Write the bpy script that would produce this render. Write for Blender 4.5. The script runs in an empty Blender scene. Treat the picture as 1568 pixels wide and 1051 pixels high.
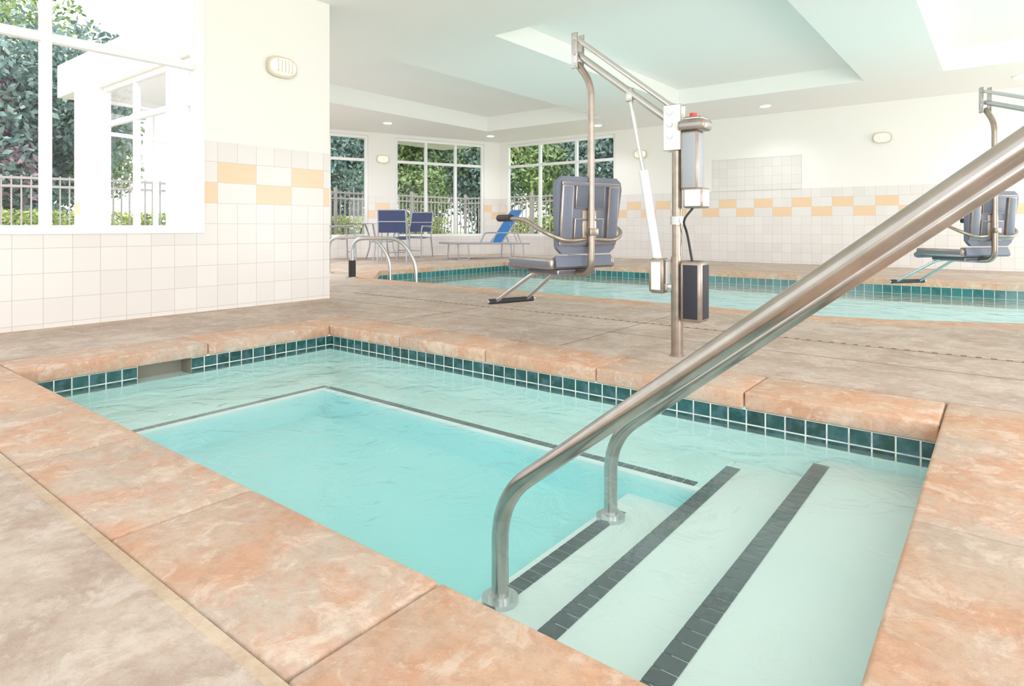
import bpy, bmesh, math, random
import numpy as np
from mathutils import Matrix, Vector
random.seed(4); np.random.seed(4)
scene=bpy.context.scene
COL=scene.collection
def lin(c):
    return tuple((x/255/12.92 if x/255<=0.04045 else ((x/255+0.055)/1.055)**2.4) for x in c)+(1,)

# ------------------------------------------------------------------ materials
def newmat(name):
    m=bpy.data.materials.new(name); m.use_nodes=True
    nt=m.node_tree; b=nt.nodes['Principled BSDF']; return m,nt,b
def nd(nt,t,**kw):
    n=nt.nodes.new(t)
    for k,v in kw.items():
        if k in n.inputs: n.inputs[k].default_value=v
        else: setattr(n,k,v)
    return n
def mth(nt,op,a,b=None,c=None):
    n=nt.nodes.new('ShaderNodeMath'); n.operation=op
    for i,v in enumerate((a,b,c)):
        if v is None: continue
        if isinstance(v,(int,float)): n.inputs[i].default_value=v
        else: nt.links.new(v,n.inputs[i])
    return n.outputs[0]
def mix(nt,f,a,b):
    n=nt.nodes.new('ShaderNodeMix'); n.data_type='RGBA'
    for s,v in ((n.inputs[0],f),(n.inputs[6],a),(n.inputs[7],b)):
        if isinstance(v,(int,float,tuple)): s.default_value=v
        else: nt.links.new(v,s)
    return n.outputs[2]
def mrange(nt,x,a,b):
    r=nd(nt,'ShaderNodeMapRange'); r.inputs[1].default_value=a; r.inputs[2].default_value=b
    nt.links.new(x,r.inputs[0]); return r.outputs[0]
def simple(name,col,rough=0.5,metal=0.0,var=0.08,scale=8,bump=0.0,emit=None,es=0):
    m,nt,b=newmat(name)
    c=lin(col); d=tuple(max(0,x*(1-var*2)) for x in c[:3])+(1,)
    tc=nd(nt,'ShaderNodeTexCoord')
    n=nd(nt,'ShaderNodeTexNoise'); n.inputs['Scale'].default_value=scale; n.inputs['Detail'].default_value=4
    nt.links.new(tc.outputs['Object'],n.inputs['Vector'])
    nt.links.new(mix(nt,n.outputs[0],c,d),b.inputs['Base Color'])
    b.inputs['Roughness'].default_value=rough; b.inputs['Metallic'].default_value=metal
    if bump:
        bp=nd(nt,'ShaderNodeBump'); bp.inputs['Strength'].default_value=bump; bp.inputs['Distance'].default_value=0.01
        nt.links.new(n.outputs[0],bp.inputs['Height']); nt.links.new(bp.outputs[0],b.inputs['Normal'])
    if emit:
        b.inputs['Emission Color'].default_value=lin(emit); b.inputs['Emission Strength'].default_value=es
    return m
def stone(name,ca,cb,cc,cl,s1=1.3,rough=0.55,veins=0.5,bump=0.35,spk=0.3):
    m,nt,b=newmat(name)
    g=nd(nt,'ShaderNodeNewGeometry')
    P=g.outputs['Position']
    def noise(scale,detail=6,dist=0.0,r=0.6):
        n=nd(nt,'ShaderNodeTexNoise'); n.inputs['Scale'].default_value=scale; n.inputs['Detail'].default_value=detail
        n.inputs['Distortion'].default_value=dist; n.inputs['Roughness'].default_value=r
        nt.links.new(P,n.inputs['Vector']); return n.outputs[0]
    n1=mrange(nt,noise(s1,6,0.3),0.42,0.58)
    n2=mrange(nt,noise(3.6,12,0.25,0.7),0.44,0.58)
    c=mix(nt,n1,lin(ca),lin(cb))
    c=mix(nt,mth(nt,'MULTIPLY',n2,0.8),c,lin(cc))
    # pale stamped-slate flecks
    v=noise(10.0,12,0.6,0.74)
    rid=mrange(nt,v,0.52,0.59)
    c=mix(nt,mth(nt,'MULTIPLY',rid,veins),c,lin(cl))
    sp=mrange(nt,noise(34,8,0,0.75),0.46,0.60)
    c=mix(nt,mth(nt,'MULTIPLY',sp,spk),c,lin((156,122,98)))
    nt.links.new(c,b.inputs['Base Color'])
    b.inputs['Roughness'].default_value=rough
    b.inputs['Specular IOR Level'].default_value=0.3
    h=mth(nt,'ADD',mth(nt,'MULTIPLY',v,1.0),mth(nt,'MULTIPLY',noise(60,6),0.25))
    bp=nd(nt,'ShaderNodeBump'); bp.inputs['Strength'].default_value=bump; bp.inputs['Distance'].default_value=0.02
    nt.links.new(h,bp.inputs['Height']); nt.links.new(bp.outputs[0],b.inputs['Normal'])
    return m
def walltile(name,u0,top=1.31,accent=True,paint=(247,243,239)):
    m,nt,b=newmat(name)
    tc=nd(nt,'ShaderNodeTexCoord'); sp=nd(nt,'ShaderNodeSeparateXYZ'); nt.links.new(tc.outputs['Object'],sp.inputs[0])
    X,Z=sp.outputs[0],sp.outputs[2]
    u=mth(nt,'SUBTRACT',X,u0-32.0); v=mth(nt,'SUBTRACT',Z,top-3.2)
    T=0.16
    fu=mth(nt,'MODULO',u,T); fv=mth(nt,'MODULO',v,T)
    g=0.0038
    gu=mth(nt,'LESS_THAN',fu,g); gv=mth(nt,'LESS_THAN',fv,g)
    gu2=mth(nt,'LESS_THAN',mth(nt,'MODULO',u,2*T),g)
    cell=mth(nt,'FLOOR',mth(nt,'DIVIDE',u,2*T))
    row=mth(nt,'FLOOR',mth(nt,'DIVIDE',v,T))
    acc=mth(nt,'LESS_THAN',mth(nt,'MODULO',mth(nt,'ADD',cell,row),2.0),0.5)
    inb=mth(nt,'MULTIPLY',mth(nt,'GREATER_THAN',row,16.5),mth(nt,'LESS_THAN',row,18.5))
    acc=mth(nt,'MULTIPLY',acc,inb)
    gu=mth(nt,'MAXIMUM',mth(nt,'MULTIPLY',gu,mth(nt,'SUBTRACT',1.0,inb)),gu2)
    grout=mth(nt,'MAXIMUM',gu,gv)
    comb=nd(nt,'ShaderNodeCombineXYZ'); nt.links.new(mth(nt,'FLOOR',mth(nt,'DIVIDE',u,T)),comb.inputs[0]); nt.links.new(row,comb.inputs[2])
    wn=nd(nt,'ShaderNodeTexWhiteNoise'); nt.links.new(comb.outputs[0],wn.inputs[0])
    c=mix(nt,wn.outputs[0],lin((234,229,226)),lin((228,222,218)))
    if accent: c=mix(nt,acc,c,lin((240,202,162)))
    c=mix(nt,grout,c,lin((200,190,182)))
    above=mth(nt,'GREATER_THAN',Z,top)
    c=mix(nt,above,c,lin(paint))
    nt.links.new(c,b.inputs['Base Color'])
    rg=mth(nt,'ADD',mth(nt,'MULTIPLY',above,0.5),0.25)
    nt.links.new(rg,b.inputs['Roughness'])
    bp=nd(nt,'ShaderNodeBump'); bp.inputs['Strength'].default_value=0.25; bp.inputs['Distance'].default_value=0.004
    nt.links.new(mth(nt,'MULTIPLY',mth(nt,'SUBTRACT',1.0,grout),mth(nt,'SUBTRACT',1.0,above)),bp.inputs['Height'])
    nt.links.new(bp.outputs[0],b.inputs['Normal'])
    return m
def greentile(name,ca,cb,w=0.075,h=0.075,grout=(225,232,225)):
    m,nt,b=newmat(name)
    uv=nd(nt,'ShaderNodeUVMap')
    br=nd(nt,'ShaderNodeTexBrick'); br.offset=0; br.squash=1
    br.inputs['Scale'].default_value=1; br.inputs['Brick Width'].default_value=w; br.inputs['Row Height'].default_value=h
    br.inputs['Mortar Size'].default_value=0.0028; br.inputs['Mortar Smooth'].default_value=0.1
    br.inputs['Color1'].default_value=lin(ca); br.inputs['Color2'].default_value=lin(cb); br.inputs['Mortar'].default_value=lin(grout)
    nt.links.new(uv.outputs[0],br.inputs['Vector'])
    n=nd(nt,'ShaderNodeTexNoise'); n.inputs['Scale'].default_value=22; n.inputs['Detail'].default_value=5
    nt.links.new(uv.outputs[0],n.inputs['Vector'])
    c=mix(nt,mth(nt,'MULTIPLY',mrange(nt,n.outputs[0],0.45,0.68),0.5),br.outputs[0],lin((78,112,128)))
    nt.links.new(c,b.inputs['Base Color']); b.inputs['Roughness'].default_value=0.12
    bp=nd(nt,'ShaderNodeBump'); bp.inputs['Strength'].default_value=0.4; bp.inputs['Distance'].default_value=0.004
    bp.invert=True
    nt.links.new(br.outputs[1],bp.inputs['Height']); nt.links.new(bp.outputs[0],b.inputs['Normal'])
    return m
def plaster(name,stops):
    # underwater light loss painted into plaster colour: paler near the surface, bluer further down
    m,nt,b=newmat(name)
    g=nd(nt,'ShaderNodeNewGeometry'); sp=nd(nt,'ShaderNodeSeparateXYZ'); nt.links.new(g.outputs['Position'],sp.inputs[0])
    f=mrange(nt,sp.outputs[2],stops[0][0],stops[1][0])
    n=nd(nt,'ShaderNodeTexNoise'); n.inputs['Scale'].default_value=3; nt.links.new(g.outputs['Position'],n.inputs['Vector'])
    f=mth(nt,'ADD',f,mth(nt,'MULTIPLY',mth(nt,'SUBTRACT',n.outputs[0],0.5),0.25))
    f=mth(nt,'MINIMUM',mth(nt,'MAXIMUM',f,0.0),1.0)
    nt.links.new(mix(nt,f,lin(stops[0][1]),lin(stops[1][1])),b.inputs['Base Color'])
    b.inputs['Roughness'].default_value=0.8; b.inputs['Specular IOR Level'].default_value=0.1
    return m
def schlick(nt,f0,gain,normal=None):
    lw=nd(nt,'ShaderNodeLayerWeight'); lw.inputs[0].default_value=0.5
    if normal: nt.links.new(normal,lw.inputs['Normal'])
    p=mth(nt,'POWER',lw.outputs['Facing'],5.0)
    return mth(nt,'ADD',mth(nt,'MULTIPLY',p,gain),f0)
def water(name,tint,scale,bs,cloud=0.12):
    m,nt,b=newmat(name); nt.nodes.remove(b); out=nt.nodes['Material Output']
    tr=nd(nt,'ShaderNodeBsdfTransparent'); tr.inputs[0].default_value=tint
    gl=nd(nt,'ShaderNodeBsdfGlossy'); gl.inputs['Roughness'].default_value=0.03
    df=nd(nt,'ShaderNodeBsdfDiffuse'); df.inputs[0].default_value=lin((196,236,234))
    g=nd(nt,'ShaderNodeNewGeometry')
    n=nd(nt,'ShaderNodeTexNoise'); n.inputs['Scale'].default_value=scale; n.inputs['Detail'].default_value=4; n.inputs['Distortion'].default_value=1.2
    nt.links.new(g.outputs['Position'],n.inputs['Vector'])
    bp=nd(nt,'ShaderNodeBump'); bp.inputs['Strength'].default_value=bs; bp.inputs['Distance'].default_value=0.03
    nt.links.new(n.outputs[0],bp.inputs['Height'])
    nt.links.new(bp.outputs[0],gl.inputs['Normal'])
    n2=nd(nt,'ShaderNodeTexNoise'); n2.inputs['Scale'].default_value=1.6; n2.inputs['Detail'].default_value=3; nt.links.new(g.outputs['Position'],n2.inputs['Vector'])
    # cloudy-water scatter, with ripple shimmer painted in by the noise
    cf=mth(nt,'ADD',mth(nt,'MULTIPLY',mrange(nt,n2.outputs[0],0.35,0.65),cloud),cloud*0.6)
    m0=nd(nt,'ShaderNodeMixShader'); nt.links.new(cf,m0.inputs[0]); nt.links.new(tr.outputs[0],m0.inputs[1]); nt.links.new(df.outputs[0],m0.inputs[2])
    f=schlick(nt,0.02,0.85,bp.outputs[0])
    mx=nd(nt,'ShaderNodeMixShader'); nt.links.new(f,mx.inputs[0]); nt.links.new(m0.outputs[0],mx.inputs[1]); nt.links.new(gl.outputs[0],mx.inputs[2])
    nt.links.new(mx.outputs[0],out.inputs[0]); return m
def glassmat(name):
    m,nt,b=newmat(name); nt.nodes.remove(b); out=nt.nodes['Material Output']
    tr=nd(nt,'ShaderNodeBsdfTransparent'); tr.inputs[0].default_value=(0.97,0.99,0.99,1)
    gl=nd(nt,'ShaderNodeBsdfGlossy'); gl.inputs['Roughness'].default_value=0.01
    f=schlick(nt,0.02,0.5)
    mx=nd(nt,'ShaderNodeMixShader'); nt.links.new(f,mx.inputs[0]); nt.links.new(tr.outputs[0],mx.inputs[1]); nt.links.new(gl.outputs[0],mx.inputs[2])
    nt.links.new(mx.outputs[0],out.inputs[0]); return m

M_deck=stone('deck_concrete',(182,164,150),(206,190,176),(170,148,134),(214,202,190),0.9,0.65,0.55,0.55)
M_cop=stone('coping_stone',(216,176,146),(196,178,162),(206,150,116),(228,208,190),0.9,0.6,0.6,0.6)
M_grout=stone('joint_grout',(196,174,150),(206,186,162),(184,160,136),(204,186,160),3,0.8,0.0,0.3)
M_joint=simple('deck_joint',(120,100,86),0.9)
M_paint=simple('wall_paint',(247,244,240),0.7,var=0.01)
M_ceil=simple('ceiling_paint',(251,250,247),0.8,var=0.01)
M_white=simple('white_frame',(250,251,252),0.35,var=0.01)
M_glass=glassmat('window_glass')
M_steel=simple('stainless_steel',(212,212,212),0.22,0.9,var=0.10,scale=14)
M_rail=simple('brushed_rail_steel',(190,183,176),0.2,0.95,var=0.24,scale=14)
M_rust=simple('worn_steel',(184,168,154),0.3,0.8,var=0.28,scale=22)
M_seat=simple('grey_plastic',(98,105,122),0.45,var=0.05)
M_seatd=simple('dark_grey_plastic',(76,82,98),0.5,var=0.05)
M_navy=simple('navy_case',(26,28,42),0.6,var=0.05)
M_black=simple('black_rubber',(24,24,28),0.6,var=0.05)
M_wplast=simple('white_plastic',(238,240,242),0.4,var=0.02)
M_gplast=simple('light_grey_plastic',(160,166,174),0.4,var=0.03)
M_red=simple('red_button',(215,50,40),0.4)
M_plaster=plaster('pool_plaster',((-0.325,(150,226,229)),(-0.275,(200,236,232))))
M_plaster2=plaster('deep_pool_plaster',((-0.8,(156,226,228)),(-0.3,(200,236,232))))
M_step=simple('pool_plaster_white',(224,241,239),0.8,var=0.02,scale=3)
M_gt=greentile('waterline_tile',(8,50,46),(24,78,76),0.072,0.058)
M_gt2=greentile('pool_waterline_tile',(18,88,82),(34,116,112),0.1,0.1)
M_line=simple('black_step_tile',(36,42,54),0.25,var=0.3,scale=40)
M_water=water('hot_tub_water',(0.93,0.985,0.985,1),5.5,0.42,0.10)
M_water2=water('pool_water',(0.94,0.985,0.985,1),4.0,0.35,0.10)
M_lamp=simple('lamp_lens',(255,240,204),0.3,emit=(255,232,180),es=0.9)
M_sc=simple('sconce_rim',(206,198,184),0.4,var=0.02)
M_down=simple('downlight_lens',(255,250,240),0.3,emit=(255,246,230),es=8.0)
M_blue=simple('blue_sling',(30,116,200),0.7,var=0.08)
M_nsling=simple('navy_sling',(50,62,104),0.7,var=0.08)
M_alu=simple('patio_aluminium',(176,178,186),0.4,0.5,var=0.04)
M_table=simple('table_top',(226,226,226),0.3,var=0.03)
M_dark=simple('skimmer_interior',(140,138,122),0.7)
M_fence=simple('fence_paint',(176,168,166),0.6,var=0.05)
M_bark=simple('bark',(86,74,66),0.9,var=0.3,bump=0.5)
M_grass=simple('grass',(156,180,120),0.95,var=0.2,scale=3)
def leafm(name,a,b_):
    m,nt,b=newmat(name); g=nd(nt,'ShaderNodeNewGeometry')
    n=nd(nt,'ShaderNodeTexNoise'); n.inputs['Scale'].default_value=1.6; n.inputs['Detail'].default_value=5
    nt.links.new(g.outputs['Position'],n.inputs['Vector'])
    nt.links.new(mix(nt,mrange(nt,n.outputs[0],0.35,0.65),lin(a),lin(b_)),b.inputs['Base Color']); b.inputs['Roughness'].default_value=0.7
    return m
L_green=leafm('leaves_green',(104,138,88),(170,190,122))
L_blue=leafm('leaves_bluegreen',(96,124,124),(142,170,164))
L_purp=leafm('leaves_purple',(142,108,128),(176,150,164))
L_yel=leafm('leaves_hedge',(150,174,96),(206,212,136))

# ------------------------------------------------------------------ builder
class Bd:
    def __init__(s,name): s.name=name; s.bm=bmesh.new(); s.mats=[]; s.M=Matrix.Identity(4)
    def mi(s,m):
        if m not in s.mats: s.mats.append(m)
        return s.mats.index(m)
    def quad(s,pts,m):
        f=s.bm.faces.new([s.bm.verts.new(s.M@Vector(p)) for p in pts]); f.material_index=s.mi(m)
    def box(s,x0,x1,y0,y1,z0,z1,m,bev=0,R=None,seg=2):
        T=s.M if R is None else s.M@R
        vs=[s.bm.verts.new(T@Vector((x,y,z))) for x in (x0,x1) for y in (y0,y1) for z in (z0,z1)]
        idx=[(0,1,3,2),(4,6,7,5),(0,4,5,1),(2,3,7,6),(0,2,6,4),(1,5,7,3)]
        i=s.mi(m); es=set()
        for q in idx:
            f=s.bm.faces.new([vs[k] for k in q]); f.material_index=i
            es.update(f.edges)
        if bev: bmesh.ops.bevel(s.bm,geom=list(es),offset=bev,segments=seg,affect='EDGES',profile=0.5)
    def ring(s,c,t,n,r,seg):
        b=t.cross(n)
        return [s.bm.verts.new(s.M@(c+(n*math.cos(a)+b*math.sin(a))*r)) for a in [2*math.pi*k/seg for k in range(seg)]]
    def tube(s,pts,r,m,seg=12,fillet=0,fs=6,r1=None):
        P=[Vector(p) for p in pts]
        if fillet:
            Q=[P[0]]
            for i in range(1,len(P)-1):
                a,b,c=P[i-1],P[i],P[i+1]
                d=min(fillet,(a-b).length*0.49,(c-b).length*0.49)
                p0=b+(a-b).normalized()*d; p2=b+(c-b).normalized()*d
                for k in range(fs+1):
                    t=k/fs; Q.append(p0*(1-t)**2+b*2*t*(1-t)+p2*t*t)
            Q.append(P[-1]); P=Q
        i=s.mi(m); prev=None; n=None
        for k,p in enumerate(P):
            if k==0: t=(P[1]-P[0])
            elif k==len(P)-1: t=P[-1]-P[-2]
            else: t=(P[k+1]-P[k]).normalized()+(P[k]-P[k-1]).normalized()
            t.normalize()
            if n is None:
                n=t.orthogonal().normalized()
            else:
                n=(n-t*n.dot(t)); n.normalize()
            rr=r if r1 is None else r+(r1-r)*k/(len(P)-1)
            rg=s.ring(p,t,n,rr,seg)
            if prev:
                for a in range(seg):
                    f=s.bm.faces.new([prev[a],prev[(a+1)%seg],rg[(a+1)%seg],rg[a]]); f.material_index=i
            else:
                f=s.bm.faces.new(rg[::-1]); f.material_index=i
            prev=rg
        f=s.bm.faces.new(prev); f.material_index=i
    def cyl(s,p0,p1,r,m,seg=20,r1=None): s.tube([p0,p1],r,m,seg=seg,r1=r1)
    def prism(s,poly,z0,z1,m,plane='xy'):
        def P(a,b,c):
            return {'xy':Vector((a,b,c)),'xz':Vector((a,c,b)),'yz':Vector((c,a,b))}[plane]
        lo=[s.bm.verts.new(s.M@P(a,b,z0)) for a,b in poly]; hi=[s.bm.verts.new(s.M@P(a,b,z1)) for a,b in poly]
        i=s.mi(m); n=len(poly)
        fs=[s.bm.faces.new(lo[::-1]),s.bm.faces.new(hi)]
        for k in range(n): fs.append(s.bm.faces.new([lo[k],lo[(k+1)%n],hi[(k+1)%n],hi[k]]))
        for f in fs: f.material_index=i
    def done(s,loc=(0,0,0),rz=0,parent=None,smooth=True):
        bmesh.ops.recalc_face_normals(s.bm,faces=s.bm.faces[:])
        me=bpy.data.meshes.new(s.name); s.bm.to_mesh(me); s.bm.free()
        for m in s.mats: me.materials.append(m)
        if smooth:
            for p in me.polygons: p.use_smooth=True
            me.set_sharp_from_angle(angle=math.radians(35))
        o=bpy.data.objects.new(s.name,me); COL.objects.link(o); o.location=loc; o.rotation_euler=(0,0,rz)
        if parent: o.parent=parent
        return o
def empty(name,loc=(0,0,0)):
    o=bpy.data.objects.new(name,None); COL.objects.link(o); o.location=loc; o.empty_display_size=0.2; return o
def strip(name,pts,z0,z1,mat,closed=True,parent=None,flip=False):
    bm=bmesh.new(); uvl=bm.loops.layers.uv.new('UVMap'); u=0
    n=len(pts); rng=range(n if closed else n-1)
    for i in rng:
        a=pts[i]; b=pts[(i+1)%n]; L=math.dist(a,b)
        vs=[bm.verts.new((a[0],a[1],z0)),bm.verts.new((b[0],b[1],z0)),bm.verts.new((b[0],b[1],z1)),bm.verts.new((a[0],a[1],z1))]
        f=bm.faces.new(vs)
        for l,(uu,vv) in zip(f.loops,((u,z0-z1),(u+L,z0-z1),(u+L,0),(u,0))): l[uvl].uv=(uu,vv+5.8)
        if flip: f.normal_flip()
        u+=L
    me=bpy.data.meshes.new(name); bm.to_mesh(me); bm.free(); me.materials.append(mat)
    o=bpy.data.objects.new(name,me); COL.objects.link(o); o.parent=parent; return o
def fill(name,loops,z,mat,thick=0,parent=None):
    bm=bmesh.new(); es=[]
    for lp in loops:
        vs=[bm.verts.new((x,y,z)) for x,y in lp]
        for i in range(len(vs)): es.append(bm.edges.new((vs[i],vs[(i+1)%len(vs)])))
    bmesh.ops.triangle_fill(bm,use_beauty=True,use_dissolve=False,edges=es,normal=(0,0,1))
    for f in bm.faces:
        if f.normal.z<0: f.normal_flip()
    if thick:
        r=bmesh.ops.extrude_face_region(bm,geom=bm.faces[:])
        for v in r['geom']:
            if isinstance(v,bmesh.types.BMVert): v.co.z-=thick
        bmesh.ops.recalc_face_normals(bm,faces=bm.faces[:])
    me=bpy.data.meshes.new(name); bm.to_mesh(me); bm.free(); me.materials.append(mat)
    o=bpy.data.objects.new(name,me); COL.objects.link(o); o.parent=parent; return o
def offset(poly,d):
    n=len(poly); out=[]
    for i in range(n):
        p0,p1,p2=Vector(poly[i-1]),Vector(poly[i]),Vector(poly[(i+1)%n])
        e1=(p1-p0).normalized(); e2=(p2-p1).normalized()
        n1=Vector((e1.y,-e1.x)); n2=Vector((e2.y,-e2.x)); nn=(n1+n2).normalized()
        out.append(tuple(p1+nn*(d/nn.dot(n1))))
    return out

# ------------------------------------------------------------------ dims
TX0,TX1,TY0,TY1=-3.49,-0.15,0.81,2.50
CW=0.31; WL=-0.143
pool=[(-6.2,5.05),(-1.1,4.93),(-0.6,5.05),(0.1,5.4),(1.8,6.0),(3.6,6.0),(3.6,8.93),(-7.2,8.93),(-7.2,6.0)]
pcop=offset(pool,0.30)
tubhole=[(TX0-CW-0.003,TY0-CW-0.014),(TX1+CW+0.003,TY0-CW-0.014),(TX1+CW+0.003,TY1+CW+0.002),(TX0-CW-0.003,TY1+CW+0.002)]
deck=fill('floor',[[(-11.9,-3),(4.4,-3),(4.4,11.9),(-11.9,11.9)],tubhole,offset(pcop,0.004)],0,M_deck,thick=0.12)
b=Bd('deck_drain')
b.box(-5.0,3.0,3.84,3.872,-0.004,0.0015,M_joint)
k=-5.0
while k<3.0:
    b.box(k,k+0.035,3.844,3.868,0.001,0.003,M_grout); k+=0.06
b.done(smooth=False,parent=deck)
b=Bd('deck_joints')
for yy in (3.40,): b.box(-4.7,3.0,yy,yy+0.006,-0.004,0.0008,M_joint)
for xx in (-3.3,-1.9,0.5,2.5): b.box(xx,xx+0.006,2.83,3.83,-0.004,0.0008,M_joint); b.box(xx,xx+0.006,3.89,4.62,-0.004,0.0008,M_joint)
b.box(-4.79,-4.70,-2.9,3.4,-0.004,0.002,M_grout)
b.box(-3.9,0.3,0.478,0.499,-0.006,0.001,M_grout)
b.done(smooth=False,parent=deck)

# ------------------------------------------------------------------ hot tub
tub=empty('hot_tub',(0,0,0))
b=Bd('coping'); g=0.0022
def slab(x0,x1,y0,y1): b.box(x0+g,x1-g,y0+g,y1-g,-0.07,0.0,M_cop,bev=0.010,seg=3)
ov=0.012
jx=[TX0-CW,-3.41,-2.76,-2.11,-1.46,-0.81,TX1,TX1+CW]
for i in range(7): slab(jx[i],jx[i+1],TY0-CW,TY0+ov)
jx=[TX0-CW,-2.81,-2.14,-1.47,-0.80,TX1-ov]
for i in range(5): slab(jx[i],jx[i+1],TY1-ov,TY1+CW)
slab(TX0-CW,TX0+ov,TY0+ov,1.69); slab(TX0-CW,TX0+ov,1.69,TY1-ov)
slab(TX1-ov,TX1+CW,TY0+ov,1.64); slab(TX1-ov,TX1+CW,1.64,TY1+CW)
b.done(parent=tub)
ring_o=[(TX0-CW-0.02,TY0-CW-0.02),(TX1+CW+0.02,TY0-CW-0.02),(TX1+CW+0.02,TY1+CW+0.02),(TX0-CW-0.02,TY1+CW+0.02)]
inner=[(TX0,TY0),(TX1,TY0),(TX1,TY1),(TX0,TY1)]
fill('grout_bed',[ring_o,inner],-0.012,M_joint,parent=tub)
SK0,SK1=1.33,1.60
strip('waterline_tiles',[(TX0,SK0),(TX0,TY0),(TX1,TY0),(TX1,TY1),(TX0,TY1),(TX0,SK1)],-0.158,-0.07,M_gt,closed=False,parent=tub)
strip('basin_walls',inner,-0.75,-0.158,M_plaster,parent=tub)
b=Bd('skimmer')
b.quad([(TX0-0.12,SK0,-0.158),(TX0-0.12,SK1,-0.158),(TX0-0.12,SK1,-0.07),(TX0-0.12,SK0,-0.07)],M_dark)
b.quad([(TX0,SK0,-0.158),(TX0-0.12,SK0,-0.158),(TX0-0.12,SK0,-0.07),(TX0,SK0,-0.07)],M_dark)
b.quad([(TX0,SK1,-0.158),(TX0-0.12,SK1,-0.158),(TX0-0.12,SK1,-0.07),(TX0,SK1,-0.07)],M_dark)
b.quad([(TX0,SK0,-0.158),(TX0,SK1,-0.158),(TX0-0.12,SK1,-0.158),(TX0-0.12,SK0,-0.158)],M_step)
b.done(parent=tub,smooth=False)
b=Bd('steps_and_bench')
e=0.001; FL=-0.42
b.box(-0.52,TX1-e,TY0+e,TY1-e,-0.75,-0.197,M_step,bev=0.008)
b.box(-0.83,-0.52,TY0+e,TY1-e,-0.75,-0.28,M_step,bev=0.008)
b.box(-1.13,-0.83,TY0+e,TY1-e,-0.75,-0.37,M_step,bev=0.008)
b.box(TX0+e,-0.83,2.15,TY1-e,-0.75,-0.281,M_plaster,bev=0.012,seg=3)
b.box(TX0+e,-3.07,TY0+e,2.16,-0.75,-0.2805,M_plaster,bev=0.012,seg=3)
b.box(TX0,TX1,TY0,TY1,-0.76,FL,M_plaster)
b.done(parent=tub)
b=Bd('step_marker_tiles')
def tl(x0,x1,y0,y1,z):
    horiz=(x1-x0)>(y1-y0); p=(x0 if horiz else y0); en=(x1 if horiz else y1)
    while p<en-0.01:
        q=min(p+0.049,en)
        if horiz: b.box(p,q-0.004,y0,y1,z-0.003,z+0.002,M_line)
        else: b.box(x0,x1,p,q-0.004,z-0.003,z+0.002,M_line)
        p+=0.049
tl(-0.53,-0.478,TY0+0.01,2.42,-0.197)
tl(-0.84,-0.788,TY0+0.01,2.42,-0.28)
tl(-1.105,-1.053,1.0,2.0,-0.37)
tl(-3.07,-0.86,2.162,2.20,-0.281)
tl(-3.12,-3.082,TY0+0.01,2.20,-0.2805)
b.done(parent=tub,smooth=False)
fill('water',[inner],WL,M_water,parent=tub)
fill('shell_bottom',[inner],-0.77,M_plaster,parent=tub)

def handrail(y):
    b=Bd('handrail'); x0=-1.075; s=0.775
    zb=-0.085
    xe=0.34; ze=zb+(xe-x0)*s+0.02
    b.tube([(x0,y,-0.37),(x0,y,zb+0.0),(xe,y,ze),(xe+0.35,y,ze-0.02),(xe+0.35,y,0.0)],0.0235,M_rail,seg=24,fillet=0.12,fs=10)
    b.cyl((x0,y,-0.37),(x0,y,-0.357),0.05,M_steel,seg=28); b.cyl((xe+0.35,y,0.0),(xe+0.35,y,0.015),0.055,M_steel,seg=28)
    b.cyl((x0,y,-0.357),(x0,y,-0.345),0.034,M_steel,seg=28)
    b.done()
handrail(1.315); handrail(1.925)

# ------------------------------------------------------------------ swimming pool
sp=empty('swimming_pool')
fill('coping',[pcop,offset(pool,-0.012)],0.0,M_cop,thick=0.07,parent=sp)
strip('waterline_tiles',pool,-0.27,-0.07,M_gt2,parent=sp)
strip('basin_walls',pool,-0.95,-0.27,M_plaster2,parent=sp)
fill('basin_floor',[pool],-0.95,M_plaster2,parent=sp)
fill('water',[pool],WL,M_water2,parent=sp)
b=Bd('pool_grab_rail')
b.tube([(-6.50,4.98,0),(-6.50,4.98,0.50),(-6.02,5.36,0.50),(-5.86,5.48,0.2),(-5.86,5.48,-0.95)],0.024,M_steel,fillet=0.16)
b.cyl((-6.50,4.98,0),(-6.50,4.98,0.22),0.045,M_black)
b.cyl((-6.50,4.98,0),(-6.50,4.98,0.012),0.07,M_steel)
b.done()
b=Bd('pool_grab_rail')
b.tube([(-7.42,5.28,0),(-7.42,5.28,0.50),(-6.95,5.72,0.50),(-6.80,5.86,0.2),(-6.80,5.86,-0.95)],0.024,M_steel,fillet=0.16)
b.cyl((-7.42,5.28,0),(-7.42,5.28,0.012),0.07,M_steel)
b.done()

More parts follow.
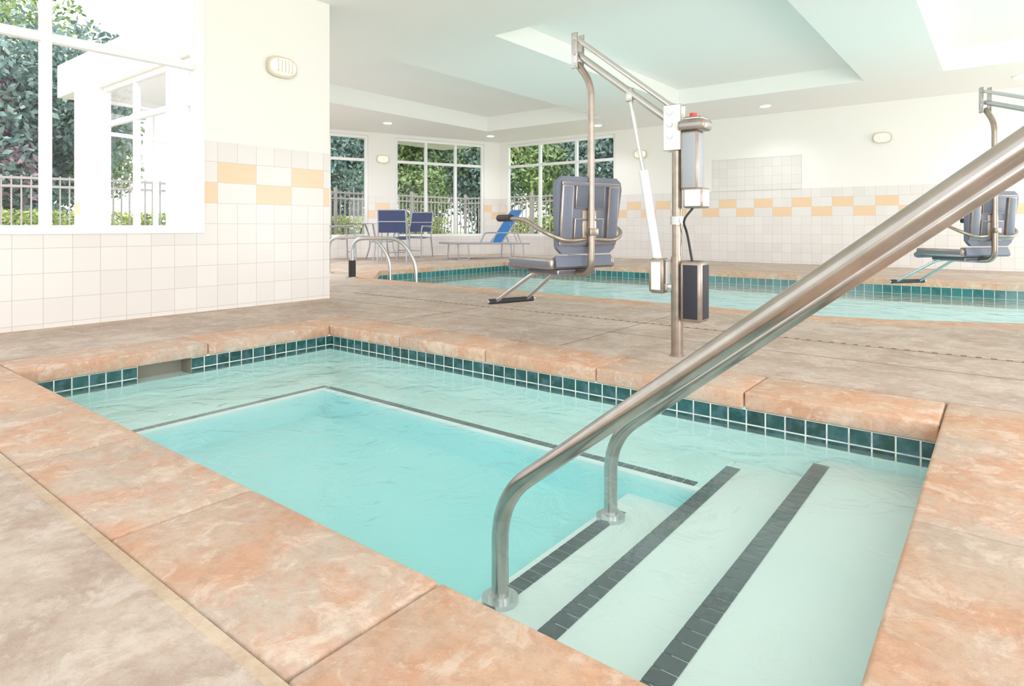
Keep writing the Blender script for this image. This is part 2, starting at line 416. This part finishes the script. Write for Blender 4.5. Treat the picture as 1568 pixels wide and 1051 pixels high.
# ------------------------------------------------------------------ walls
WH=2.66
def wall(name,loc,ang,L,holes,mat,t=0.15,h=WH):
    b=Bd(name)
    us=sorted({0,L}|{v for q in holes for v in q[:2]}); zs=sorted({0,h}|{v for q in holes for v in q[2:4]})
    for i in range(len(us)-1):
        for j in range(len(zs)-1):
            uc=(us[i]+us[i+1])/2; zc=(zs[j]+zs[j+1])/2
            inside=any(q[0]<uc<q[1] and q[2]<zc<q[3] for q in holes)
            if not inside: b.box(us[i],us[i+1],0,t,zs[j],zs[j+1],mat)
    bmesh.ops.remove_doubles(b.bm,verts=b.bm.verts[:],dist=0.0005)
    return b.done(loc,ang,smooth=False)
def window(name,loc,ang,q,vm,hm,t=0.15,fw=0.05,casing=0):
    u0,u1,z0,z1=q; b=Bd(name); y0,y1=0.03,0.10
    e=0.001; u0+=e;u1-=e;z0+=e;z1-=e
    b.box(u0,u0+fw,y0,y1,z0,z1,M_white,bev=0.004); b.box(u1-fw,u1,y0,y1,z0,z1,M_white,bev=0.004)
    b.box(u0+fw,u1-fw,y0,y1,z0,z0+fw,M_white,bev=0.004); b.box(u0+fw,u1-fw,y0,y1,z1-fw,z1,M_white,bev=0.004)
    for v in vm: b.box(v-fw/2,v+fw/2,y0,y1,z0+fw,z1-fw,M_white,bev=0.004)
    for h in hm: b.box(u0+fw,u1-fw,y0+0.004,y1-0.004,h-fw/2,h+fw/2,M_white,bev=0.004)
    b.quad([(u0+fw,0.066,z0+fw),(u1-fw,0.066,z0+fw),(u1-fw,0.066,z1-fw),(u0+fw,0.066,z1-fw)],M_glass)
    if casing:
        c=casing
        b.box(u0,u1-c*0.45,-0.012,0.028,z0,z0+c*0.35,M_white)
        b.box(u1-c*0.45,u1,-0.012,0.028,z0,z1,M_white)
    b.done(loc,ang)
HP=math.pi/2
mL=walltile('tile_wall_left',2.393+3.0)
lw=(2.0,5.29,0.60,2.50)
wall('wall_left',(-4.79,-3,0),HP,6.42,[lw],mL)
window('window_1',(-4.79,-3,0),HP,lw,[3.3,4.303],[1.87],fw=0.058,casing=0.12)
mR=walltile('tile_wall_back',6.6)
bw=(0.2,3.13,0.42,2.59)
wall('wall_back',(-9.5,11.6,0),0,14.0,[bw],mR)
window('window_2',(-9.5,11.6,0),0,bw,[1.16,2.14],[2.07],fw=0.06)
mA=walltile('tile_wall_angle',0.3)
a2=math.atan2(5.0,1.81); L2=math.hypot(5.0,1.81)
wa=(2.68,4.90,0.42,2.59); wb=(0.43,2.07,0.42,2.59)
wall('wall_side',(-11.31,6.6,0),a2,L2,[wa,wb],mA)
window('window_3',(-11.31,6.6,0),a2,wa,[3.42,4.16],[2.07],fw=0.06)
window('window_4',(-11.31,6.6,0),a2,wb,[1.25],[2.07],fw=0.06)
a1=math.atan2(3.33,-0.71); L1=math.hypot(3.33,0.71)
w1=(0.3,3.1,0.42,2.59)
wall('wall_west',(-10.6,3.27,0),a1,L1,[w1],mA)
window('window_5',(-10.6,3.27,0),a1,w1,[1.2,2.2],[2.07],fw=0.06)
r1=(0.5,2.5,0.42,2.59); r2=(2.84,4.94,0.42,2.59)
wall('wall_return',(-4.94,3.42,0),math.pi,5.75,[r1,r2],M_paint)
window('window_6',(-4.94,3.42,0),math.pi,r1,[1.5],[2.07],fw=0.07)
window('window_7',(-4.94,3.42,0),math.pi,r2,[3.89],[2.07],fw=0.07)
b=Bd('trim_tile_panel'); mP=walltile('tile_panel',6.6,top=3.0,accent=False)
b.box(5.21,6.77,-0.012,-0.001,1.31,1.90,mP); b.done((-9.5,11.6,0),0,smooth=False)

# ------------------------------------------------------------------ ceiling
def ceil():
    b=Bd('ceiling'); Zc=2.66; th=0.5
    trays=[(-4.2,-1.5,5.04,9.78,0.24),(-8.55,-5.77,5.0,10.03,0.30),(-0.6,2.4,5.04,9.78,0.24)]
    xs=sorted({-11.6,-4.94,4.4}|{v for t in trays for v in t[:2]}); ys=sorted({-1.2,3.27,11.8}|{v for t in trays for v in t[2:4]})
    for i in range(len(xs)-1):
        for j in range(len(ys)-1):
            xc=(xs[i]+xs[i+1])/2; yc=(ys[j]+ys[j+1])/2
            if xc<-4.94 and yc<3.27: continue
            ins=[t for t in trays if t[0]<xc<t[1] and t[2]<yc<t[3]]
            z=Zc+(ins[0][4] if ins else 0)
            b.box(xs[i],xs[i+1],ys[j],ys[j+1],z,Zc+th,M_ceil)
    bmesh.ops.remove_doubles(b.bm,verts=b.bm.verts[:],dist=0.0005)
    b.done(smooth=False)
ceil()
def downlight(x,y,z=2.66):
    b=Bd('recessed_downlight')
    n=28
    b.cyl((0,0,-0.012),(0,0,0.0),0.10,M_white,seg=n); b.cyl((0,0,-0.016),(0,0,-0.0121),0.075,M_down,seg=n)
    b.done((x,y,z-0.0005))
DL=((-9.35,8.0),(-8.9,10.55),(-6.3,10.75),(-3.1,10.75),(0.2,10.75))
for p in DL: downlight(*p)
def sconce(x,y,z,rz):
    b=Bd('wall_sconce')
    def oval(w,h,n=32,p=2.8):
        out=[]
        for k in range(n):
            a=2*math.pi*k/n; c,s_=math.cos(a),math.sin(a)
            out.append((w*math.copysign(abs(c)**(2/p),c),h*math.copysign(abs(s_)**(2/p),s_)))
        return out
    b.prism(oval(0.135,0.088),0.0,0.035,M_sc,'xz')
    b.prism(oval(0.112,0.066),0.035,0.06,M_lamp,'xz')
    b.prism(oval(0.085,0.045),0.06,0.078,M_lamp,'xz')
    for k in range(-2,3): b.box(k*0.032-0.003,k*0.032+0.003,0.06,0.084,-0.05,0.05,M_sc)
    b.done((x,y,z),rz)
sconce(-4.79,2.93,1.99,-HP)
sconce(-5.78,11.6,2.12,math.pi)
sconce(-1.52,11.6,2.08,math.pi)
d=Vector((1.81,5.0)).normalized(); pc=Vector((-11.31,6.6))+d*2.38
sconce(pc.x,pc.y,2.1,a2-math.pi)

# ------------------------------------------------------------------ pool lifts
def lift(m,h,cang):
    b=Bd('pool_lift'); m=Vector(m); h=Vector(h)
    reach=(h-m).length; e=(h-m).normalized(); k=reach/0.5
    ang=math.atan2(e.y,e.x)
    b.M=Matrix.Translation((m.x,m.y,0))@Matrix.Rotation(ang,4,'Z')
    b.cyl((0,0,0),(0,0,0.008),0.036,M_rust,seg=24)
    b.cyl((0,0,0.005),(0,0,0.50),0.030,M_rust); b.cyl((0,0,0.48),(0,0,1.18),0.025,M_rust)
    b.cyl((0,0,0.66),(0,0,0.70),0.034,M_steel)
    b.box(-0.145,-0.035,-0.065,0.055,0.18,0.48,M_navy,bev=0.018)
    b.box(-0.03,0.045,-0.075,-0.02,0.18,0.27,M_navy,bev=0.01)
    b.box(-0.15,-0.05,-0.05,0.05,0.74,0.84,M_wplast,bev=0.01)
    b.box(-0.125,-0.035,-0.045,0.045,0.83,1.12,M_gplast,bev=0.012)
    for q in range(6): b.box(-0.11,-0.05,-0.047,-0.04,0.87+q*0.035,0.885+q*0.035,M_wplast)
    b.box(-0.165,-0.02,-0.06,0.06,1.12,1.175,M_gplast,bev=0.02)
    b.box(-0.14,-0.05,-0.045,0.045,1.17,1.19,M_wplast,bev=0.008)
    b.cyl((-0.085,0,1.185),(-0.085,0,1.21),0.018,M_red)
    b.tube([(-0.09,0.02,0.74),(-0.05,0.05,0.68),(-0.04,-0.03,0.62),(-0.08,0.0,0.47)],0.006,M_black,seg=8,fillet=0.04)
    b.box(-0.035,0.06,-0.035,-0.027,1.03,1.26,M_wplast,bev=0.003); b.box(-0.035,0.06,0.027,0.035,1.03,1.26,M_wplast,bev=0.003)
    for z in (1.10,1.16,1.22): b.cyl((0.02,-0.045,z),(0.02,0.045,z),0.012,M_steel)
    te=reach+0.085; zt,zb_=1.70,1.615
    for s_ in (-0.022,0.022):
        b.tube([(0.0,s_,1.235),(te,s_,zt)],0.0115,M_steel,seg=10)
    b.tube([(0.0,0,1.155),(te,0,zb_)],0.020,M_steel,seg=12)
    for s_ in (-0.034,0.034): b.box(te-0.02,te+0.02,s_-0.004,s_+0.004,1.53,1.73,M_steel,bev=0.003)
    for z in (1.70,1.615,1.55): b.cyl((te,-0.045,z),(te,0.045,z),0.012,M_steel)
    tA=0.26*k; zA=1.165+(zb_-1.155)*tA/te
    b.box(tA-0.02,tA+0.02,-0.018,0.018,zA-0.06,zA+0.01,M_steel,bev=0.003)
    b.tube([(tA,0,zA-0.05),(0.18*k,0,0.92)],0.011,M_steel,seg=12)
    b.tube([(0.185*k,0,0.94),(0.10*k,0,0.44)],0.023,M_wplast,seg=16)
    b.box(0.05*k,0.05*k+0.09,-0.045,0.045,0.31,0.49,M_wplast,bev=0.02)
    b.box(0.0,0.06*k,-0.02,0.02,0.32,0.36,M_steel,bev=0.004)
    b.tube([(te,0,1.56),(reach+0.02,0,1.47),(reach,0,1.40),(reach,0,0.70)],0.020,M_rust,seg=14,fillet=0.05)
    b.M=Matrix.Translation((h.x,h.y,0))@Matrix.Rotation(cang,4,'Z')
    b.tube([(0,0,0.72),(0,0,0.39),(0.16,0,0.385),(0.40,0,0.385)],0.020,M_rust,seg=14,fillet=0.10)
    b.box(0.012,0.03,-0.05,0.05,0.56,0.74,M_rust,bev=0.004)
    b.box(-0.03,0.03,-0.03,0.03,0.60,0.64,M_rust,bev=0.004)
    R=Matrix.Translation((0.05,0,0.50))@Matrix.Rotation(math.radians(-5),4,'Y')
    prof=[(-0.17,0.0),(0.17,0.0),(0.205,0.03),(0.235,0.36),(0.225,0.40),(0.19,0.425),(-0.19,0.425),(-0.225,0.40),(-0.235,0.36),(-0.205,0.03)]
    M0=b.M; b.M=M0@R
    b.prism(prof,-0.012,0.018,M_seat,'yz')
    b.prism([(y*0.97,0.01+z*0.97) for y,z in prof],0.018,0.032,M_seat,'yz')
    for y0,y1 in ((-0.205,-0.125),(0.125,0.205)):
        b.box(-0.03,-0.01,y0,y1,0.06,0.38,M_seat,bev=0.008)
    b.box(-0.022,-0.01,-0.105,0.105,0.25,0.38,M_seatd,bev=0.006)
    b.box(-0.022,-0.01,-0.105,0.105,0.04,0.20,M_seatd,bev=0.006)
    for z in (0.06,0.385): b.box(-0.026,-0.01,-0.205,0.205,z-0.012,z+0.012,M_seat,bev=0.005)
    b.M=M0
    side=[(0.05,0.43),(0.09,0.415),(0.40,0.405),(0.50,0.39),(0.53,0.40),(0.535,0.425),(0.50,0.445),(0.40,0.455),(0.12,0.46),(0.06,0.49)]
    b.prism(side,-0.20,0.20,M_seat,'xz')
    for s_ in (-1,1):
        y0,y1=sorted((s_*0.20,s_*0.235))
        b.box(0.06,0.48,y0,y1,0.415,0.475,M_seat,bev=0.015)
    b.box(0.12,0.42,-0.14,0.14,0.375,0.41,M_seatd,bev=0.008)
    for s_ in (-1,1):
        b.tube([(0.02,s_*0.03,0.58),(0.0,s_*0.18,0.57),(0.05,s_*0.285,0.62),(0.22,s_*0.285,0.69),(0.48,s_*0.275,0.70)],0.0125,M_rust,seg=12,fillet=0.08)
        b.tube([(0.38,s_*0.278,0.70),(0.52,s_*0.272,0.70)],0.021,M_black,seg=14)
    for s_ in (-1,1):
        b.tube([(0.30,s_*0.06,0.385),(0.42,s_*0.08,0.375),(0.80,s_*0.12,0.165)],0.0115,M_steel,seg=12,fillet=0.08)
    b.tube([(0.80,-0.19,0.165),(0.80,0.19,0.165)],0.010,M_steel,seg=12)
    b.tube([(0.80,-0.17,0.165),(0.80,0.17,0.165)],0.018,M_black,seg=14)
    b.done()
lift((-1.285,2.977),(-1.785,2.977),math.atan2(0.316,-0.948))
lift((0.80,5.10),(-0.046,6.01),math.atan2(0.639,-0.769))

# ------------------------------------------------------------------ patio furniture
def chair(x,y,rz):
    b=Bd('patio_chair')
    for s_ in (-1,1):
        y0=s_*0.26
        b.tube([(-0.30,y0,0.0),(-0.20,y0,0.42),(-0.33,y0*0.95,0.95)],0.014,M_alu,seg=8,fillet=0.05)
        b.tube([(0.26,y0,0.0),(0.24,y0,0.62),(0.18,y0,0.66),(-0.24,y0,0.64)],0.014,M_alu,seg=8,fillet=0.06)
        b.tube([(-0.22,y0,0.42),(0.25,y0,0.44)],0.013,M_alu,seg=8)
        b.box(-0.15,0.20,y0-0.025,y0+0.025,0.655,0.672,M_alu,bev=0.006)
    b.tube([(-0.33,-0.25,0.95),(-0.33,0.25,0.95)],0.014,M_alu,seg=8)
    b.tube([(0.25,-0.26,0.43),(0.25,0.26,0.43)],0.013,M_alu,seg=8)
    b.tube([(0.26,-0.26,0.16),(0.26,0.26,0.16)],0.009,M_alu,seg=8)
    b.prism([(-0.205,0.425),(0.02,0.405),(0.25,0.445),(0.25,0.452),(0.02,0.413),(-0.205,0.433)],-0.245,0.245,M_nsling,'xz')
    b.prism([(-0.23,0.54),(-0.325,0.94),(-0.334,0.938),(-0.239,0.538)],-0.245,0.245,M_nsling,'xz')
    for z in (0.74,): b.box(-0.295,-0.27,-0.25,0.25,z-0.008,z+0.008,M_alu)
    b.done((x,y,0),rz)
chair(-8.88,7.75,math.radians(132)); chair(-9.62,8.98,math.radians(-70)); chair(-9.95,7.30,math.radians(70))
b=Bd('patio_table')
b.cyl((0,0,0.715),(0,0,0.735),0.40,M_table,seg=40); b.cyl((0,0,0.70),(0,0,0.716),0.41,M_alu,seg=40)
for k in range(4):
    a=k*HP+0.4; c,s_=math.cos(a),math.sin(a)
    b.tube([(c*0.36,s_*0.36,0.70),(c*0.22,s_*0.22,0.35),(c*0.34,s_*0.34,0.0)],0.015,M_alu,seg=8,fillet=0.2)
b.cyl((0,0,0.34),(0,0,0.36),0.23,M_alu,seg=24)
b.done((-9.70,8.14,0))
def chaise(x,y,rz,back=50):
    b=Bd('chaise_lounge')
    for s_ in (-1,1):
        y0=s_*0.31
        b.tube([(0.0,y0,0.30),(1.75,y0,0.32)],0.018,M_alu,seg=8)
        for xx in (0.25,1.45):
            b.tube([(xx-0.1,y0,0.30),(xx-0.12,y0,0.0),(xx+0.12,y0,0.0),(xx+0.1,y0,0.30)],0.015,M_alu,seg=8,fillet=0.05)
        b.tube([(0.20,y0,0.31),(0.28,y0,0.52),(0.75,y0,0.52),(0.85,y0,0.31)],0.014,M_alu,seg=8,fillet=0.06)
    a=math.radians(back); L=0.82; hx=0.62
    tx,tz=hx-L*math.cos(a),0.32+L*math.sin(a)
    for s_ in (-1,1): b.tube([(hx,s_*0.29,0.32),(tx,s_*0.29,tz)],0.014,M_alu,seg=8)
    b.tube([(tx,-0.29,tz),(tx,0.29,tz)],0.014,M_alu,seg=8)
    b.tube([(tx+0.25,0.2,tz-0.28),(0.22,0.2,0.30)],0.009,M_alu,seg=8)
    b.tube([(1.75,-0.31,0.32),(1.75,0.31,0.32)],0.016,M_alu,seg=8)
    nx,nz=math.sin(a)*0.006,math.cos(a)*0.006
    b.prism([(hx,0.325),(tx,tz),(tx+nx,tz+nz),(hx+nx,0.325+nz)],-0.28,0.28,M_blue,'xz')
    b.prism([(hx,0.315),(1.15,0.295),(1.74,0.325),(1.74,0.333),(1.15,0.303),(hx,0.323)],-0.29,0.29,M_blue,'xz')
    b.done((x,y,0),rz)
chaise(-7.95,10.50,math.atan2(-1.35,-0.70),55)
chaise(-9.9,5.2,math.radians(-40))

# ------------------------------------------------------------------ exterior
b=Bd('ground')
for r in ((-60,-11.9,-40,60),(4.4,40,-40,60),(-11.9,4.4,11.9,60),(-11.9,4.4,-40,-3)): b.box(r[0],r[1],r[2],r[3],-0.3,-0.02,M_grass)
b.done(smooth=False)
path=[(-14.5,-6),(-13.6,0.5),(-12.4,4.2),(-12.35,13.5),(2,13.6)]
for i in range(len(path)-1):
    b=Bd('fence')
    p,q=Vector(path[i]),Vector(path[i+1]); L=(q-p).length-0.05; dd=(q-p).normalized(); an=math.atan2(dd.y,dd.x)
    for z in (0.15,1.32,1.46): b.box(0,L,-0.018,0.018,z-0.02,z+0.02,M_fence)
    n=int(L/0.13)
    for k in range(n): b.box(k*0.13-0.011,k*0.13+0.011,-0.011,0.011,-0.02,1.5,M_fence)
    k=0
    while k<L: b.box(k-0.03,k+0.03,-0.03,0.03,-0.02,1.58,M_fence); k+=2.4
    b.done((p.x,p.y,0),an,smooth=False)
def leaves(C,R,n,size,mat,name,trunk=None,boxy=False):
    if boxy: pts=(np.random.rand(n,3)-0.5)*2*np.array(R)+np.array(C)
    else:
        blobs=[(np.array(C)+(np.random.rand(3)-0.5)*2*np.array(R)*0.6, np.random.uniform(0.38,0.62)) for _ in range(18)]
        out=[]
        for c,s_ in blobs:
            v=np.random.randn(n//18,3); v/=np.linalg.norm(v,axis=1)[:,None]
            v*=np.random.rand(n//18,1)**0.4
            out.append(c+v*np.array(R)*s_)
        pts=np.concatenate(out)
    n=len(pts)
    a=np.random.randn(n,3); a/=np.linalg.norm(a,axis=1)[:,None]
    c=np.cross(a,np.random.randn(n,3)); c/=np.linalg.norm(c,axis=1)[:,None]
    s=size*np.random.uniform(0.6,1.3,(n,1))
    V=np.stack([pts-a*s,pts-c*s*0.5,pts+a*s,pts+c*s*0.5],1).reshape(-1,3)
    F=[(4*i,4*i+1,4*i+2,4*i+3) for i in range(n)]
    vs=V.tolist(); mi=[0]*n
    me=bpy.data.meshes.new(name)
    if trunk:
        tb=Bd('t'); x,y=C[0],C[1]
        tb.tube([(x,y,-0.1),(x+0.1,y,1.2),(x-0.05,y+0.1,C[2])],0.14,M_bark,seg=10,r1=0.06)
        for k in range(6):
            an=k*1.05; tb.tube([(x+0.05,y,1.2+k*0.15),(x+math.cos(an)*R[0]*0.6,y+math.sin(an)*R[1]*0.6,C[2]+0.2*k)],0.05,M_bark,seg=8,r1=0.015)
        off=len(vs); tb.bm.verts.index_update(); tb.bm.verts.ensure_lookup_table()
        vs+=[list(v.co) for v in tb.bm.verts]
        for f in tb.bm.faces: F.append(tuple(off+v.index for v in f.verts)); mi.append(1)
        tb.bm.free()
    me.from_pydata(vs,[],F); me.materials.append(mat); me.materials.append(M_bark)
    me.polygons.foreach_set('material_index',mi); me.update()
    o=bpy.data.objects.new(name,me); COL.objects.link(o)
for (x,y,r,h,m) in [(-16.9,2.2,2.0,2.7,L_purp),(-16.7,4.3,2.1,2.6,L_blue),(-18.5,5.9,1.4,2.8,L_green),(-20.0,3.4,3.0,4.8,L_green),
                    (-15.9,11.4,2.2,2.8,L_blue),(-15.6,13.9,2.0,3.0,L_green),(-14.4,16.4,2.2,2.8,L_blue),(-11.9,17.2,2.2,3.0,L_green),(-9.6,17.6,1.9,2.8,L_blue),(-8.2,18.2,1.7,3.0,L_purp)]:
    leaves((x,y,h),(r,r,r*1.2),16000,0.085,m,'tree',trunk=True)
leaves((-13.0,9.0,0.45),(0.3,4.3,0.45),9000,0.07,L_yel,'hedge',boxy=True)
leaves((-8.0,14.2,0.45),(4.0,0.3,0.45),9000,0.07,L_yel,'hedge',boxy=True)
leaves((-14.2,2.2,0.45),(0.25,3.0,0.5),7000,0.07,L_yel,'hedge',boxy=True)

# ------------------------------------------------------------------ light
w=bpy.data.worlds.new('World'); scene.world=w; w.use_nodes=True
bg=w.node_tree.nodes['Background']; bg.inputs[0].default_value=(0.96,0.98,1.0,1); bg.inputs[1].default_value=1.75
def area(name,loc,tgt,size,en,col=(1,1,1),sy=None):
    l=bpy.data.lights.new(name,'AREA'); l.energy=en; l.size=size; l.color=col
    if sy: l.shape='RECTANGLE'; l.size_y=sy
    o=bpy.data.objects.new(name,l); COL.objects.link(o); o.location=loc
    o.rotation_euler=(Vector(tgt)-Vector(loc)).to_track_quat('-Z','Y').to_euler()
area('fill_light',(2.2,-2.4,2.2),(-2.5,3,0.6),3.0,38,(1,0.99,0.99))  # added soft fill behind the camera, not a fixture of the room
area('fill_uplight',(3.0,1.6,0.8),(-1.5,5.5,2.66),2.2,135,(1,0.98,0.985))  # added off-frame uplights that brighten the ceiling
area('fill_uplight',(4.2,8.6,0.9),(-2.5,7.5,2.7),2.2,145,(1,0.98,0.985))
area('fill_uplight',(1.0,-2.6,0.5),(-2.0,2.5,2.66),2.4,80,(1,0.985,0.99))
area('underwater_fill',(-3.8,5.05,-0.5),(-3.8,8,-0.2),4.0,32,(1,0.98,0.98),0.4)  # added underwater fills, unseen behind the near edge, lifting basin and ceiling
area('underwater_fill',(1.5,6.1,-0.5),(1.2,9,-0.2),3.0,22,(1,0.98,0.98),0.4)
area('wing_fill',(-9.0,4.9,2.64),(-9.0,4.9,0),1.2,110,(1,0.99,0.98))  # added fill to brighten the wing interior, no real ceiling panel
for p in DL:
    l=bpy.data.lights.new('downlight_bulb','SPOT'); l.energy=44; l.spot_size=2.4; l.spot_blend=1; l.shadow_soft_size=0.05
    o=bpy.data.objects.new('downlight_bulb',l); COL.objects.link(o); o.location=(p[0],p[1],2.62)
s=bpy.data.lights.new('sun','SUN'); s.energy=2.5; s.angle=0.05
o=bpy.data.objects.new('sun',s); COL.objects.link(o); o.rotation_euler=Vector((-0.3,0.35,-0.9)).to_track_quat('-Z','Y').to_euler()
scene.view_settings.view_transform='Standard'
scene.view_settings.exposure=0.12
scene.view_settings.gamma=1.15

cam=bpy.data.cameras.new('Camera'); co=bpy.data.objects.new('Camera',cam); COL.objects.link(co)
co.location=(0,0,0.65); co.rotation_euler=(math.pi/2,0,math.asin(0.618)); cam.sensor_width=36; cam.lens=21.93
cam.shift_y=-0.1138; cam.clip_start=0.02; scene.camera=co
